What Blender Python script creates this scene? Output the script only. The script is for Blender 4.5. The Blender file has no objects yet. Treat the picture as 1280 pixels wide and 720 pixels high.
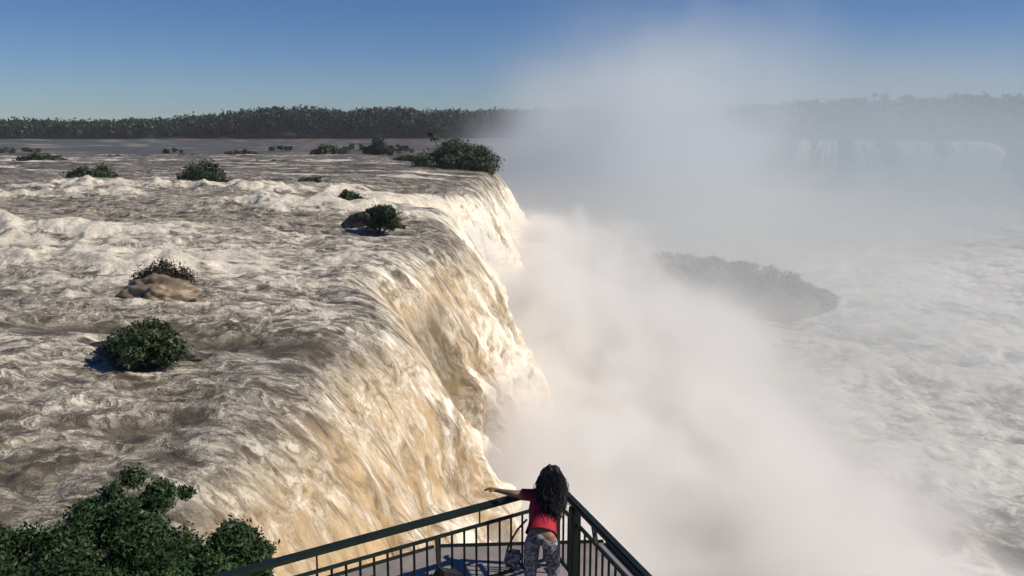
import bpy, bmesh, math, random
import numpy as np
from mathutils import Vector, Matrix
R = math.radians
scene = bpy.context.scene
COL = scene.collection
rng = np.random.default_rng(7)
random.seed(7)

# ------------------------------------------------------------------ camera geometry
CAM = Vector((0, 0, 10)); F = 1100.0; PITCH = math.atan(205/1100)
FWD = Vector((0, math.cos(PITCH), -math.sin(PITCH))); UP = Vector((0, math.sin(PITCH), math.cos(PITCH)))
def ray(px, py): return FWD*F + Vector((1, 0, 0))*(px-640) + UP*(360-py)
def at(px, py, Y):
    d = ray(px, py); return CAM + d*(Y/d.y)
def on(px, py, z):
    d = ray(px, py); return CAM + d*((z-10)/d.z)

# ------------------------------------------------------------------ object helpers
def tag(o, label=None, cat=None, group=None, kind=None):
    if label: o['label'] = label
    if cat: o['category'] = cat
    if group: o['group'] = group
    if kind: o['kind'] = kind
    return o
def link(name, me, mat=None, parent=None):
    o = bpy.data.objects.new(name, me); COL.objects.link(o)
    if mat: me.materials.append(mat)
    if parent: o.parent = parent
    return o
def empty(name, loc=(0, 0, 0), rz=0):
    o = bpy.data.objects.new(name, None); COL.objects.link(o)
    o.location = loc; o.rotation_euler = (0, 0, rz); o.empty_display_size = .2
    return o
def np_mesh(name, V, Fq, attrs=None, smooth=True):
    me = bpy.data.meshes.new(name); V = np.asarray(V, np.float32); Fq = np.asarray(Fq, np.int32)
    n, k = Fq.shape
    me.vertices.add(len(V)); me.vertices.foreach_set('co', V.ravel())
    me.loops.add(n*k); me.loops.foreach_set('vertex_index', Fq.ravel())
    me.polygons.add(n); me.polygons.foreach_set('loop_start', np.arange(0, n*k, k, dtype=np.int32))
    me.polygons.foreach_set('loop_total', np.full(n, k, np.int32))
    if smooth: me.polygons.foreach_set('use_smooth', np.ones(n, bool))
    for nm, a in (attrs or {}).items():
        a = np.asarray(a, np.float32)
        if a.ndim == 1:
            at_ = me.attributes.new(nm, 'FLOAT', 'POINT'); at_.data.foreach_set('value', a)
        else:
            at_ = me.attributes.new(nm, 'FLOAT_VECTOR', 'POINT'); at_.data.foreach_set('vector', a.ravel())
    me.update(); me.validate()
    return me
def grid_faces(nr, nc, flip=False):
    i = np.arange(nr-1)[:, None]*nc + np.arange(nc-1)[None, :]
    q = np.stack([i, i+1, i+nc+1, i+nc], -1).reshape(-1, 4)
    return q[:, ::-1] if flip else q

class MB:
    """collects solids and builds them as one mesh object"""
    def __init__(s): s.bm = bmesh.new()
    def box(s, c, size, M=None, bevel=0):
        r = bmesh.ops.create_cube(s.bm, size=1)
        T = Matrix.Translation(c) @ (M or Matrix.Identity(4)) @ Matrix.Diagonal((*size, 1))
        bmesh.ops.transform(s.bm, matrix=T, verts=r['verts'])
        if bevel:
            e = list({e for v in r['verts'] for e in v.link_edges})
            bmesh.ops.bevel(s.bm, geom=e, offset=bevel, segments=2, affect='EDGES')
        return s
    def bar(s, a, b, w, h, bevel=.004):
        a, b = Vector(a), Vector(b); d = b-a
        z = d.normalized(); x = z.cross(Vector((0, 0, 1)))
        if x.length < 1e-4: x = Vector((1, 0, 0))
        x.normalize(); y = x.cross(z)
        M = Matrix((x, z, y)).transposed().to_4x4()
        return s.box((a+b)/2, (w, d.length, h), M, bevel)
    def tube(s, pts, rad, n=10, cap=True):
        pts = [Vector(p) for p in pts]; rads = rad if isinstance(rad, (list, tuple)) else [rad]*len(pts)
        rings = []; prev = None
        for i, p in enumerate(pts):
            t = (pts[min(i+1, len(pts)-1)]-pts[max(i-1, 0)]).normalized()
            if prev is None:
                x = t.cross(Vector((0, 0, 1)))
                if x.length < 1e-3: x = t.cross(Vector((1, 0, 0)))
            else: x = prev - t*prev.dot(t)
            x.normalize(); prev = x; y = t.cross(x)
            rings.append([s.bm.verts.new(p+(x*math.cos(2*math.pi*k/n)+y*math.sin(2*math.pi*k/n))*rads[i]) for k in range(n)])
        for a, b in zip(rings, rings[1:]):
            for k in range(n): s.bm.faces.new((a[k], a[(k+1) % n], b[(k+1) % n], b[k]))
        if cap:
            s.bm.faces.new(rings[0][::-1]); s.bm.faces.new(rings[-1])
        return s
    def prism(s, poly, z0, z1):
        lo = [s.bm.verts.new((x, y, z0)) for x, y in poly]; hi = [s.bm.verts.new((x, y, z1)) for x, y in poly]
        s.bm.faces.new(hi); s.bm.faces.new(lo[::-1]); n = len(poly)
        for i in range(n): s.bm.faces.new((lo[i], lo[(i+1) % n], hi[(i+1) % n], hi[i]))
        return s
    def build(s, name, mat, parent=None, smooth=True):
        bmesh.ops.recalc_face_normals(s.bm, faces=s.bm.faces)
        me = bpy.data.meshes.new(name); s.bm.to_mesh(me); s.bm.free()
        if smooth:
            me.polygons.foreach_set('use_smooth', np.ones(len(me.polygons), bool))
            me.set_sharp_from_angle(angle=R(40))
        return link(name, me, mat, parent)

# ------------------------------------------------------------------ numpy noise
def _h(ix, iy, seed):
    n = (ix.astype(np.int64)*374761393 + iy.astype(np.int64)*668265263 + seed*974634777) & 0xffffffff
    n = ((n ^ (n >> 13))*1274126177) & 0xffffffff
    return ((n ^ (n >> 16)) & 0xffff)/65535.0
def gn(x, y, seed=0):
    x = np.asarray(x, float); y = np.asarray(y, float); x, y = np.broadcast_arrays(x, y)
    ix = np.floor(x); iy = np.floor(y); fx = x-ix; fy = y-iy
    u = fx*fx*fx*(fx*(fx*6-15)+10); v = fy*fy*fy*(fy*(fy*6-15)+10)
    def g(dx, dy):
        a = _h(ix+dx, iy+dy, seed)*2*np.pi
        return np.cos(a)*(fx-dx)+np.sin(a)*(fy-dy)
    return 1.5*((g(0, 0)*(1-u)+g(1, 0)*u)*(1-v)+(g(0, 1)*(1-u)+g(1, 1)*u)*v)
def fbm(x, y, o=4, seed=0, gain=.5):
    s = 0; a = 1
    for i in range(o): s = s+a*gn(x*2**i+i*17.3, y*2**i-i*9.1, seed+i); a *= gain
    return s
def ridged(x, y, o=3, seed=0):
    s = 0; a = 1
    for i in range(o): s = s+a*(1-2*np.abs(gn(x*2**i+i*5.7, y*2**i+i*3.3, seed+i))); a *= .5
    return s/1.75
def sst(a, b, x):
    t = np.clip((x-a)/(b-a), 0, 1); return t*t*(3-2*t)

# ------------------------------------------------------------------ shader helpers
class NT:
    def __init__(s, mat):
        s.t = mat.node_tree; s.t.nodes.clear(); s.n = s.t.nodes
    def put(s, sock, v):
        if v is None: return
        if hasattr(v, 'is_output') or isinstance(v, bpy.types.NodeSocket): s.t.links.new(v, sock)
        elif isinstance(v, (tuple, list)) and len(v) == 3 and sock.type == 'RGBA': sock.default_value = (*v, 1)
        else: sock.default_value = v
    def m(s, op, a, b=None, c=None, clamp=False):
        n = s.n.new('ShaderNodeMath'); n.operation = op; n.use_clamp = clamp
        for i, v in enumerate((a, b, c)): s.put(n.inputs[i], v)
        return n.outputs[0]
    def add(s, a, b): return s.m('ADD', a, b)
    def mul(s, a, b): return s.m('MULTIPLY', a, b)
    def sub(s, a, b): return s.m('SUBTRACT', a, b)
    def rng(s, x, a, b, c=0., d=1., mode='SMOOTHSTEP'):
        n = s.n.new('ShaderNodeMapRange'); n.interpolation_type = mode; n.clamp = True if mode == 'LINEAR' else n.clamp
        for i, v in enumerate((x, a, b, c, d)): s.put(n.inputs[i], v)
        return n.outputs[0]
    def vec(s, x, y, z=0.):
        n = s.n.new('ShaderNodeCombineXYZ')
        for i, v in enumerate((x, y, z)): s.put(n.inputs[i], v)
        return n.outputs[0]
    def vm(s, op, a, b=None):
        n = s.n.new('ShaderNodeVectorMath'); n.operation = op
        s.put(n.inputs[0], a)
        if b is not None:
            s.put(n.inputs[3] if op == 'SCALE' else n.inputs[1], b)
        return n.outputs[0]
    def pos(s): return s.n.new('ShaderNodeNewGeometry').outputs['Position']
    def sep(s, v):
        n = s.n.new('ShaderNodeSeparateXYZ'); s.put(n.inputs[0], v); return n.outputs
    def attr(s, name, out='Fac'):
        n = s.n.new('ShaderNodeAttribute'); n.attribute_name = name; return n.outputs[out]
    def noise(s, v, scale=1., detail=4., rough=.5, dist=0., out=0):
        n = s.n.new('ShaderNodeTexNoise'); s.put(n.inputs['Vector'], v)
        n.inputs['Scale'].default_value = scale; n.inputs['Detail'].default_value = detail
        n.inputs['Roughness'].default_value = rough; n.inputs['Distortion'].default_value = dist
        return n.outputs[out]
    def mix(s, f, a, b):
        n = s.n.new('ShaderNodeMix'); n.data_type = 'RGBA'
        s.put(n.inputs[0], f); s.put(n.inputs[6], a); s.put(n.inputs[7], b); return n.outputs[2]
    def bump(s, h, strength=.5, dist=.1):
        n = s.n.new('ShaderNodeBump'); n.inputs['Strength'].default_value = strength
        n.inputs['Distance'].default_value = dist; s.put(n.inputs['Height'], h); return n.outputs[0]
    def ridge(s, n): return s.sub(1., s.m('ABSOLUTE', s.m('MULTIPLY_ADD', n, 2., -1.)))
    def surf(s, color, rough=.6, normal=None, metal=0., spec=.5, **kw):
        p = s.n.new('ShaderNodeBsdfPrincipled'); o = s.n.new('ShaderNodeOutputMaterial')
        s.put(p.inputs['Base Color'], color); s.put(p.inputs['Roughness'], rough); s.put(p.inputs['Metallic'], metal)
        s.put(p.inputs['Specular IOR Level'], spec)
        if normal is not None: s.put(p.inputs['Normal'], normal)
        for k, v in kw.items(): s.put(p.inputs[k], v)
        s.t.links.new(p.outputs[0], o.inputs[0]); return p
def new_mat(name):
    m = bpy.data.materials.new(name); m.use_nodes = True; return m, NT(m)

def mat_water(name, deep, thin, foam, fine=1.0, gold=0.0):
    """muddy white water: attribute 'flow' = coordinates along the current (m), 'foam' = how broken it is, 'fall' = 0 river .. 1 falling"""
    m, t = new_mat(name)
    fl = t.attr('flow', 'Vector'); fo = t.attr('foam'); fa = t.attr('fall')
    w = t.noise(fl, .35, 3, .5, 0, 1)
    fl2 = t.vm('ADD', fl, t.vm('SCALE', t.vm('SUBTRACT', w, (.5, .5, .5)), 2.6))
    w2 = t.noise(fl, 1.6, 3, .6, 0, 1)
    fl3 = t.vm('ADD', fl2, t.vm('SCALE', t.vm('SUBTRACT', w2, (.5, .5, .5)), 1.1))
    a = t.noise(fl2, .45, 6, .62, .6)
    b = t.noise(fl2, .85, 5, .6, 1.2)
    c = t.noise(fl3, 3.2, 4, .62, .8)
    def web(v, sc, wd):
        n = t.n.new('ShaderNodeTexVoronoi'); n.feature = 'DISTANCE_TO_EDGE'; t.put(n.inputs['Vector'], v); n.inputs['Scale'].default_value = sc
        return t.rng(n.outputs['Distance'], wd, 0.)
    big_web = web(fl3, .40, .20); small_web = web(fl3, 1.05, .24)
    patch = t.rng(t.noise(fl2, .28, 4, .6), .38, .62)
    fil2 = t.m('POWER', t.ridge(t.noise(fl2, .7, 5, .6, 1.5)), 5.)
    v = t.add(t.mul(a, .95), t.add(t.mul(t.sub(b, .5), .5), t.mul(fil2, .22)))
    v = t.add(v, t.mul(c, .26))
    thr = t.sub(1.36, t.mul(fo, .85))
    blob = t.rng(v, t.sub(thr, .14), t.add(thr, .22))
    amt = t.rng(fo, .0, .55)
    wb = t.mul(t.m('MAXIMUM', t.mul(big_web, .8), t.mul(small_web, t.mul(patch, .72))), t.mul(amt, t.rng(c, .25, .65)))
    msk = t.m('MAXIMUM', blob, wb)
    tone = t.noise(fl, .12, 3, .5)
    body = t.mix(t.rng(tone, .35, .65), deep, thin)
    body = t.mix(t.mul(t.rng(b, .35, .65), .6), tuple(x*.7 for x in deep), body)
    body = t.mix(t.mul(t.rng(c, .4, .75), .35), body, tuple(x*1.9 for x in deep))
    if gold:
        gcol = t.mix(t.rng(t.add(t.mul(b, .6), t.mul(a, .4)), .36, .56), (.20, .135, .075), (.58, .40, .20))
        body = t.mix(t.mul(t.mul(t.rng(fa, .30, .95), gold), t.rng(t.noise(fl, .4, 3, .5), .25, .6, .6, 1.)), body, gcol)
    fcol = t.mix(t.rng(t.add(t.mul(b, .5), t.mul(c, .5)), .36, .62), tuple(x*.62 for x in foam), foam)
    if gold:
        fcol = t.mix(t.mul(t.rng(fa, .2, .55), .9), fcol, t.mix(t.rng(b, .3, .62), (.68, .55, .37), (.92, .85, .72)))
    col = t.mix(msk, body, fcol)
    h = t.add(t.mul(c, t.m('MULTIPLY_ADD', fa, -.25, .55)), t.mul(b, .9))
    h = t.add(h, t.mul(msk, .25))
    t.surf(col, t.m('MULTIPLY_ADD', msk, .4, .42), t.bump(h, .7, .32*fine), spec=.3)
    return m

def mat_plain(name, c, rough=.6, var=.25, scale=6., bump=.0, metal=0.):
    m, t = new_mat(name)
    p = t.n.new('ShaderNodeTexCoord').outputs['Object']
    n = t.noise(p, scale, 5, .6)
    col = t.mix(t.rng(n, .3, .7), tuple(x*(1-var) for x in c), tuple(min(1, x*(1+var)) for x in c))
    t.surf(col, t.m('MULTIPLY_ADD', n, .25, rough-.12), t.bump(n, bump, .05) if bump else None, metal)
    return m
def mat_leaf(name, dark, light):
    m, t = new_mat(name)
    a = t.attr('tone')
    col = t.mix(a, dark, light)
    t.surf(col, .55, spec=.3)
    return m

M_fall = mat_water('falling_water', (.10, .083, .055), (.19, .154, .100), (.76, .69, .56), gold=.95)
M_lower = mat_water('plunge_water', (.15, .128, .10), (.28, .245, .20), (.80, .77, .69))
M_leaf = mat_leaf('dark_leaves', (.012, .022, .010), (.045, .07, .022))
M_leafn = mat_leaf('green_leaves', (.007, .018, .006), (.040, .078, .018))
M_leafb = mat_leaf('brown_leaves', (.035, .026, .018), (.07, .052, .032))
M_for = mat_leaf('forest_leaves', (.010, .022, .014), (.026, .045, .024))
M_bark = mat_plain('bark', (.07, .05, .035), .8, .3, 8, .4)
M_rock = mat_plain('wet_rock', (.075, .058, .044), .55, .45, .8, .6)
M_cliff = mat_plain('basalt_cliff', (.06, .06, .05), .8, .5, .06, .6)
M_green = mat_plain('dark_green_paint', (.005, .014, .009), .5, .25, 7)
M_conc = mat_plain('wet_concrete', (.27, .235, .215), .55, .18, 2.5, .15)
M_wood = mat_plain('wooded_ground', (.014, .024, .013), .9, .4, .05)
M_soil = mat_plain('island_soil', (.05, .05, .03), .85, .4, .15, .5)

# ------------------------------------------------------------------ the lip of the falls
NOISEY = 3.1
def lipx(y):
    y = np.asarray(y, float)
    L = -7.4+(y-40)*.0225
    L = L+1.1*gn(y/11, y*0+.3, 5)*sst(20, 45, y)+.55*gn(y/4.3, y*0+7.7, 9)+.28*gn(y/1.9, y*0+3.1, 19)
    L = L+2.3*np.exp(-((y-80)/7)**2)+1.9*np.exp(-((y-43)/5.5)**2)-1.6*np.exp(-((y-60)/7)**2)-9.5*np.exp(-((y-119)/10)**2)
    L = L-1.5*np.exp(-((y-160)/9)**2)
    L = L-np.minimum(np.clip(y-203, 0, None)*.6, 17)
    return L
def fallk(y): return .195*(1+.28*gn(np.asarray(y)/9., np.asarray(y)*0+2.2, 21))
Z_LOW = -31.0

def river_fields(x, y, L):
    """wave height and foam of the upper river at world x, y"""
    s = L-x                                    # metres upstream of the lip
    yy = y
    near = sst(330, 60, y)
    # slight rise upstream: a stretch of rapids
    z = 1.1*sst(2, 26, s)
    wx = x+2.5*gn(x/9, y/9, 3); wy = y+2.5*gn(x/9+40, y/9, 4)
    big = fbm(wx/13, wy/7, 3, 11)
    mid = ridged(wx/4.6, wy/3.0, 3, 31)
    sml = fbm(wx/1.3, wy/1.0, 3, 51)
    # standing rollers across the current
    def roller(yc, x0, x1, w, amp, sd):
        c = yc+3.2*gn(x/14, x*0+sd, sd)+1.2*gn(x/3.3, x*0+sd, sd+1)
        g = np.exp(-np.where(y < c, (y-c)/w, (y-c)/(w*2.2))**2)
        a = sst(x0-9, x0+6, x)*sst(x1+9, x1-5, x)
        return g*a*amp*(1+.55*fbm(x/4, y/4, 3, sd+2))
    rol = roller(121, -66, -20, 2.6, 1.0, 61)+roller(94, -34, -11, 2.8, 1.05, 71)+roller(106, -75, -46, 2.6, .9, 81)\
        + roller(70, -60, -34, 2.4, 1.1, 91)+roller(57, -34, -20, 2., .8, 95)
    calm_far = sst(112, 190, y)
    rol = rol*(1+.25*fbm(x/2.6, y/1.3, 2, 97))
    rfoam = rol*(.8+.9*fbm(x/3.1, y/1.7, 4, 98))
    amp = 1-.3*calm_far
    z = z+amp*(.42*big+.30*mid)+.10*sml*sst(200, 60, y)*1.0+rol
    # wakes behind the bush: smooth dark tongue
    wake = np.exp(-((y-(39+.10*(x+24)+1.2*np.sin(x*.25)))/1.7)**2)*sst(-27, -22, x)*sst(-6, -10, x)
    z = z-.35*wake
    foam = .275+.36*np.clip(mid, -.2, 1)+.16*big
    zone = np.exp(-((y-63)/20)**2)*sst(-4, -12, x)*.40
    foam = foam+zone+.85*np.clip(rfoam, 0, .9)
    foam = foam+.12*sst(24, 40, y)*sst(60, 40, y)
    foam = foam-.16*calm_far-.55*wake+calm_far*.30*fbm(x/7, y/2.6, 3, 86)
    # flat bright bands on the far water
    band = sst(.12, .6, .8*gn(x/34, y/6, 88)+.6*gn(x/13, y/3.2, 89))
    foam = foam+calm_far*(band*.95-.1)
    # the notch and the far lip are white, right from the edge
    foam = foam+.75*np.exp(-((y-116)/13)**2)*sst(14, 0, s)+.28*sst(5, -1, s)*sst(60, 100, y)
    z = z*(.35+.65*sst(0, 6, s))
    return z, np.clip(foam, 0, 1.25)

YN = 900
ys = 9.0*np.exp(np.linspace(0, 1, YN)*math.log(262/9.0))
Lr = lipx(ys)
# -- upper river
NC = 470
u = np.linspace(0, 1, NC)[::-1]**1.25
left = -(0.66*ys+13)
X = Lr[:, None]+(left-Lr)[:, None]*u[None, :]
Y = np.repeat(ys[:, None], NC, 1)
Y2 = Y
Zr, fm = river_fields(X, Y, Lr[:, None])
k_row = fallk(ys)[:, None]
xi = X-Lr[:, None]
drop = -k_row*np.clip(xi+3, 0, None)**2
Z = Zr+drop
flow = np.stack([X*.8, Y*1.0, X*0], -1)
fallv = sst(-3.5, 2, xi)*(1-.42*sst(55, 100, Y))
V = np.stack([X, Y2, Z], -1)
me = np_mesh('river', V.reshape(-1, 3), grid_faces(YN, NC), {'flow': flow.reshape(-1, 3), 'foam': fm.ravel(), 'fall': fallv.ravel()})
o = link('river', me, M_fall)
tag(o, 'wide brown river of broken white rapids above the big fall', 'river', kind='structure')

# -- the big fall (continues the same profile)
NA = 250
xi_end = np.sqrt((-Z_LOW)/fallk(ys))-3
uu = np.linspace(0, 1, NA)**.85
XI = xi_end[:, None]*uu[None, :]
Yf = np.repeat(ys[:, None], NA, 1)
zf = -fallk(ys)[:, None]*(XI+3)**2
Xf = Lr[:, None]+XI
# arc length
da = np.sqrt(np.diff(Xf, axis=1)**2+np.diff(zf, axis=1)**2); A = np.concatenate([np.zeros((YN, 1)), np.cumsum(da, 1)], 1)
slope = -2*fallk(ys)[:, None]*(XI+3)
ln = np.sqrt(1+slope**2); nx, nz = -slope/ln, 1/ln
Z0, fm0 = river_fields(Lr[:, None], ys[:, None], Lr[:, None])
wy = Yf+1.3*gn(Yf/5, A/9, 101)
lump = fbm(wy/3.2, A/6.0+wy*.06, 4, 111, .55)+.40*ridged(wy/1.7, A/3.4, 3, 121)
big = gn(wy/9, A/26, 131)
grow = sst(0, 14, A)
disp = grow*(1.5*lump+.22*fbm(wy/1.1, A/2.6, 3, 151)+1.2*big*sst(3, 20, A))*np.minimum(1, .55+A/22)
Xf2 = Xf+nx*disp; Zf2 = zf+nz*disp+Z0*np.exp(-A/2.5)
nf = (fbm(wy/2.6, A/12., 4, 141, .6))
ff = -.16*sst(75, 50, Yf)*sst(22, 10, A)*sst(0, 6, A)+fm0*np.exp(-A/4)+(1-np.exp(-A/4))*(.40+.50*lump+.52*nf+.34*gn(wy/6.5, A/16, 161)+.58*sst(2, 18, A)+.42*sst(58, 95, Yf)*sst(0, 5, A+.03*Yf)+.2*sst(135, 175, Yf))
flowf = np.stack([Lr[:, None]*.8+.8*np.minimum(A, 1.5)+(.8*.62)*np.clip(A-1.5, 0, None), Yf*1.0, A*0], -1)
recess = np.exp(-((Yf-61+.25*A)/7.5)**2)*sst(26, 12, A)
ff = ff-.34*recess*sst(0, 4, A)
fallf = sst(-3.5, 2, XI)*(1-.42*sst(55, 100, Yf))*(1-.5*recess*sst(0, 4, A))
Vf = np.stack([Xf2, Yf, Zf2], -1)
me = np_mesh('waterfall', Vf.reshape(-1, 3), grid_faces(YN, NA), {'flow': flowf.reshape(-1, 3), 'foam': np.clip(ff, 0, 1.3).ravel(), 'fall': fallf.ravel()})
o = link('waterfall', me, M_fall)
tag(o, 'huge golden brown and cream waterfall pouring over the long near lip', 'waterfall', kind='structure')

# -- far river and land
def sheet(name, quads, z, mat, n=1):
    V = []; Q = []
    for q in quads:
        b = len(V); V += [(x, y, z) for x, y in q]; Q.append([b, b+1, b+2, b+3])
    V = np.array(V, float)
    return link(name, np_mesh(name, V, Q, {'flow': np.stack([V[:, 0]*.12, V[:, 1]*.3, V[:, 2]*0], -1), 'foam': np.full(len(V), .45), 'fall': np.zeros(len(V))}, False), mat)
# gorge outline on the upper level beyond the near fall (plan, metres), counted round the horseshoe
GORGE = [(-5, 207), (-20, 233), (-21, 265), (-22, 320), (-15, 400), (5, 470), (40, 520), (110, 545), (170, 552), (235, 540), (300, 505), (370, 450), (430, 380), (520, 300)]
def catmull(P, n=8):
    P = [np.array(p, float) for p in P]; out = []
    for i in range(len(P)-1):
        p0, p1, p2, p3 = P[max(i-1, 0)], P[i], P[i+1], P[min(i+2, len(P)-1)]
        for k in range(n):
            t = k/n; out.append(.5*((2*p1)+(-p0+p2)*t+(2*p0-5*p1+4*p2-p3)*t*t+(-p0+3*p1-3*p2+p3)*t**3))
    out.append(P[-1]); return np.array(out)
GO = catmull(GORGE, 24)
# land outside the horseshoe: strip from the outline out to a far boundary reached along rays from (60,330)
cen = np.array([90., 330.])
dirs = GO-cen; dist = np.linalg.norm(dirs, axis=1)[:, None]; dirs = dirs/dist
fac = np.concatenate([[0], np.geomspace(5, 9000, 90)])
Pg = GO[:, None, :]+dirs[:, None, :]*fac[None, :, None]
xg, yg = Pg[..., 0], Pg[..., 1]
zg = -.45+.12*fbm(xg/20, yg/20, 2, 200)-.15
me = np_mesh('ground', np.stack([xg, yg, zg], -1).reshape(-1, 3), grid_faces(len(GO), len(fac)),
             {'flow': np.stack([xg*.8, yg*1.0, xg*0], -1).reshape(-1, 3),
              'foam': np.clip(.0+.8*sst(.12, .7, .8*gn(xg/60, yg/12, 88)+.6*gn(xg/23, yg/6, 89)), 0, 1).ravel(), 'fall': (xg*0).ravel()})
o = link('far_river', me, M_fall); tag(o, 'flat grey brown upper river stretching back to the forest', 'river', kind='structure')

# -- lower river in the gorge
yl = 30*np.exp(np.linspace(0, 1, 420)*math.log(640/30)); NL = 420
xl0 = np.full(len(yl), -70.); xl1 = .72*yl+60
XL = xl0[:, None]+(xl1-xl0)[:, None]*np.linspace(0, 1, NL)[None, :]
YL = np.repeat(yl[:, None], NL, 1)
wxl = XL+4*gn(XL/16, YL/16, 301); wyl = YL+4*gn(XL/16+9, YL/16, 302)
bigl = fbm(wxl/16, wyl/22, 3, 311); midl = ridged(wxl/6, wyl/8, 3, 321)
ZL = -30+.8*bigl+.65*midl+.2*fbm(XL/2, YL/2, 2, 331)
dark = np.exp(-(((XL-42)/9)**2+((YL-84)/9)**2))
fl = np.clip(.80+.26*midl+.22*bigl-.55*dark, .05, 1.2)
ca, sa = math.cos(R(35)), math.sin(R(35))
me = np_mesh('lower_river', np.stack([XL, YL, ZL], -1).reshape(-1, 3), grid_faces(len(yl), NL),
             {'flow': np.stack([(XL*ca+YL*sa)*.5, (-XL*sa+YL*ca)*.28, XL*0], -1).reshape(-1, 3), 'foam': fl.ravel(), 'fall': (XL*0).ravel()})
o = link('lower_river', me, M_lower); tag(o, 'churning pale foamy water at the bottom of the gorge', 'river', kind='structure')

# -- gorge cliff round the horseshoe
lev = np.linspace(0, 1, 22)
nrm = -dirs
bulge = 3.5*fbm(np.arange(len(GO))[:, None]/5., lev[None, :]*3, 3, 400)
offs = 5*lev[None, :]**1.5+bulge*np.sin(lev*math.pi)[None, :]
xc = GO[:, None, 0]+nrm[:, None, 0]*offs; yc = GO[:, None, 1]+nrm[:, None, 1]*offs
zc = -.2-32*lev[None, :]+np.zeros_like(xc)
me = np_mesh('gorge_cliff', np.stack([xc, yc, zc], -1).reshape(-1, 3), grid_faces(len(GO), 22))
o = link('gorge_cliff', me, M_cliff); tag(o, 'dark rock wall of the far side of the gorge, veiled by spray', 'cliff', kind='structure')

# ground sheet under everything, reaching past the horizon
o = link('ground', np_mesh('ground', [(-12000, -3000, -40), (12000, -3000, -40), (12000, 12000, -40), (-12000, 12000, -40)], [[0, 1, 2, 3]], None, False), M_soil)
tag(o, 'dark ground lying beneath the river and the gorge', 'ground', kind='structure')

# ------------------------------------------------------------------ far waterfalls
def far_fall(name, px, Y0, w, bend, label, seed, hz=30):
    p = at(px, 175, Y0); nr, nc = 40, 26
    v = np.linspace(0, 1, nr); c = np.linspace(-1, 1, nc)
    base = np.array([p.x, Y0])
    C, Vv = np.meshgrid(c, v)
    ww = w*(.85+.35*Vv+.35*gn(Vv*5, np.sign(C)*1.7+seed, seed))
    out = 1.5+9*Vv**.6+1.2*fbm(C*3+seed, Vv*2, 3, seed)
    x = base[0]+C*ww/2+bend*Vv; y = base[1]-out; z = .6-.9*np.abs(C)**3+.5*gn(C*5, C*0+seed, seed+7)*(1-Vv)-hz*Vv**1.25
    top = np.stack([x, y, z], -1)
    # closed back so that it has thickness
    back = top.copy(); back[..., 1] += 1.2+1.5*Vv
    allv = np.concatenate([top.reshape(-1, 3), back.reshape(-1, 3)])
    n = nr*nc; f = grid_faces(nr, nc, True); fb = grid_faces(nr, nc)+n
    rim = []
    b = [(0, j) for j in range(nc)]+[(i, nc-1) for i in range(1, nr)]+[(nr-1, j) for j in range(nc-2, -1, -1)]+[(i, 0) for i in range(nr-2, 0, -1)]
    idx = [i*nc+j for i, j in b]
    for i in range(len(idx)): a, d = idx[i], idx[(i+1) % len(idx)]; rim.append([a, d, d+n, a+n])
    flo = np.stack([allv[:, 2]*.12, allv[:, 0]*.5, allv[:, 2]*0], -1)
    me = np_mesh(name, allv, np.concatenate([f, fb, rim]), {'flow': flo, 'foam': np.full(len(allv), 1.15), 'fall': np.zeros(len(allv))})
    o = link(name, me, M_fall); tag(o, label, 'waterfall', 'distant falls on the far gorge wall')
    o['kind'] = 'structure'
    return o
far_fall('waterfall', 1003, 548, 9, -1, 'narrow broken distant waterfall, first on the hazy far wall', 1, 14)
far_fall('waterfall', 1034, 545, 15, -4, 'second distant waterfall, curling left beside the dark gap of the far wall', 2, 26)
far_fall('waterfall', 1078, 535, 17, 3, 'third distant waterfall, right of the dark gap in the far wall', 3, 28)
far_fall('waterfall', 1140, 522, 22, 2, 'fourth distant waterfall, close beside the widest one', 4, 24)
far_fall('waterfall', 1210, 500, 34, 2, 'widest distant white waterfall at the end of the far wall', 5)
# water sheet joining them along the brink
# ------------------------------------------------------------------ leaves and trees
def leaf_cloud(centers, radii, n, size, seed, shell=.55, squash=.8):
    """n small leaf faces spread through lumpy clusters; returns verts, quads, tone"""
    r = np.random.default_rng(seed)
    centers = np.array(centers, float); radii = np.array(radii, float)
    w = radii**2; pick = r.choice(len(radii), n, p=w/w.sum())
    d = r.normal(size=(n, 3)); d /= np.linalg.norm(d, axis=1)[:, None]
    rad = radii[pick]*(shell+(1-shell)*r.random(n)**.6)*(1+.24*r.normal(size=n))
    # sub-clumps: pull points towards random tufts
    P = centers[pick]+d*rad[:, None]*np.array([1, 1, squash])
    nt = max(6, n//40); T = P[r.choice(n, nt)]
    ti = r.integers(0, nt, n); sel = r.random(n) < .0
    nrm = d+.9*r.normal(size=(n, 3)); nrm /= np.linalg.norm(nrm, axis=1)[:, None]
    a = np.cross(nrm, r.normal(size=(n, 3))); a /= np.linalg.norm(a, axis=1)[:, None]; b = np.cross(nrm, a)
    s = size*(.6+.8*r.random(n))[:, None]
    V = np.stack([P-a*s, P+b*s*.45, P+a*s, P-b*s*.45], 1).reshape(-1, 3)
    Q = np.arange(4*n).reshape(n, 4)
    clump = r.random(len(radii))[pick]
    tone = np.repeat(np.clip(.15+.45*clump+.4*r.random(n), 0, 1), 4)
    return V, Q, tone
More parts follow.
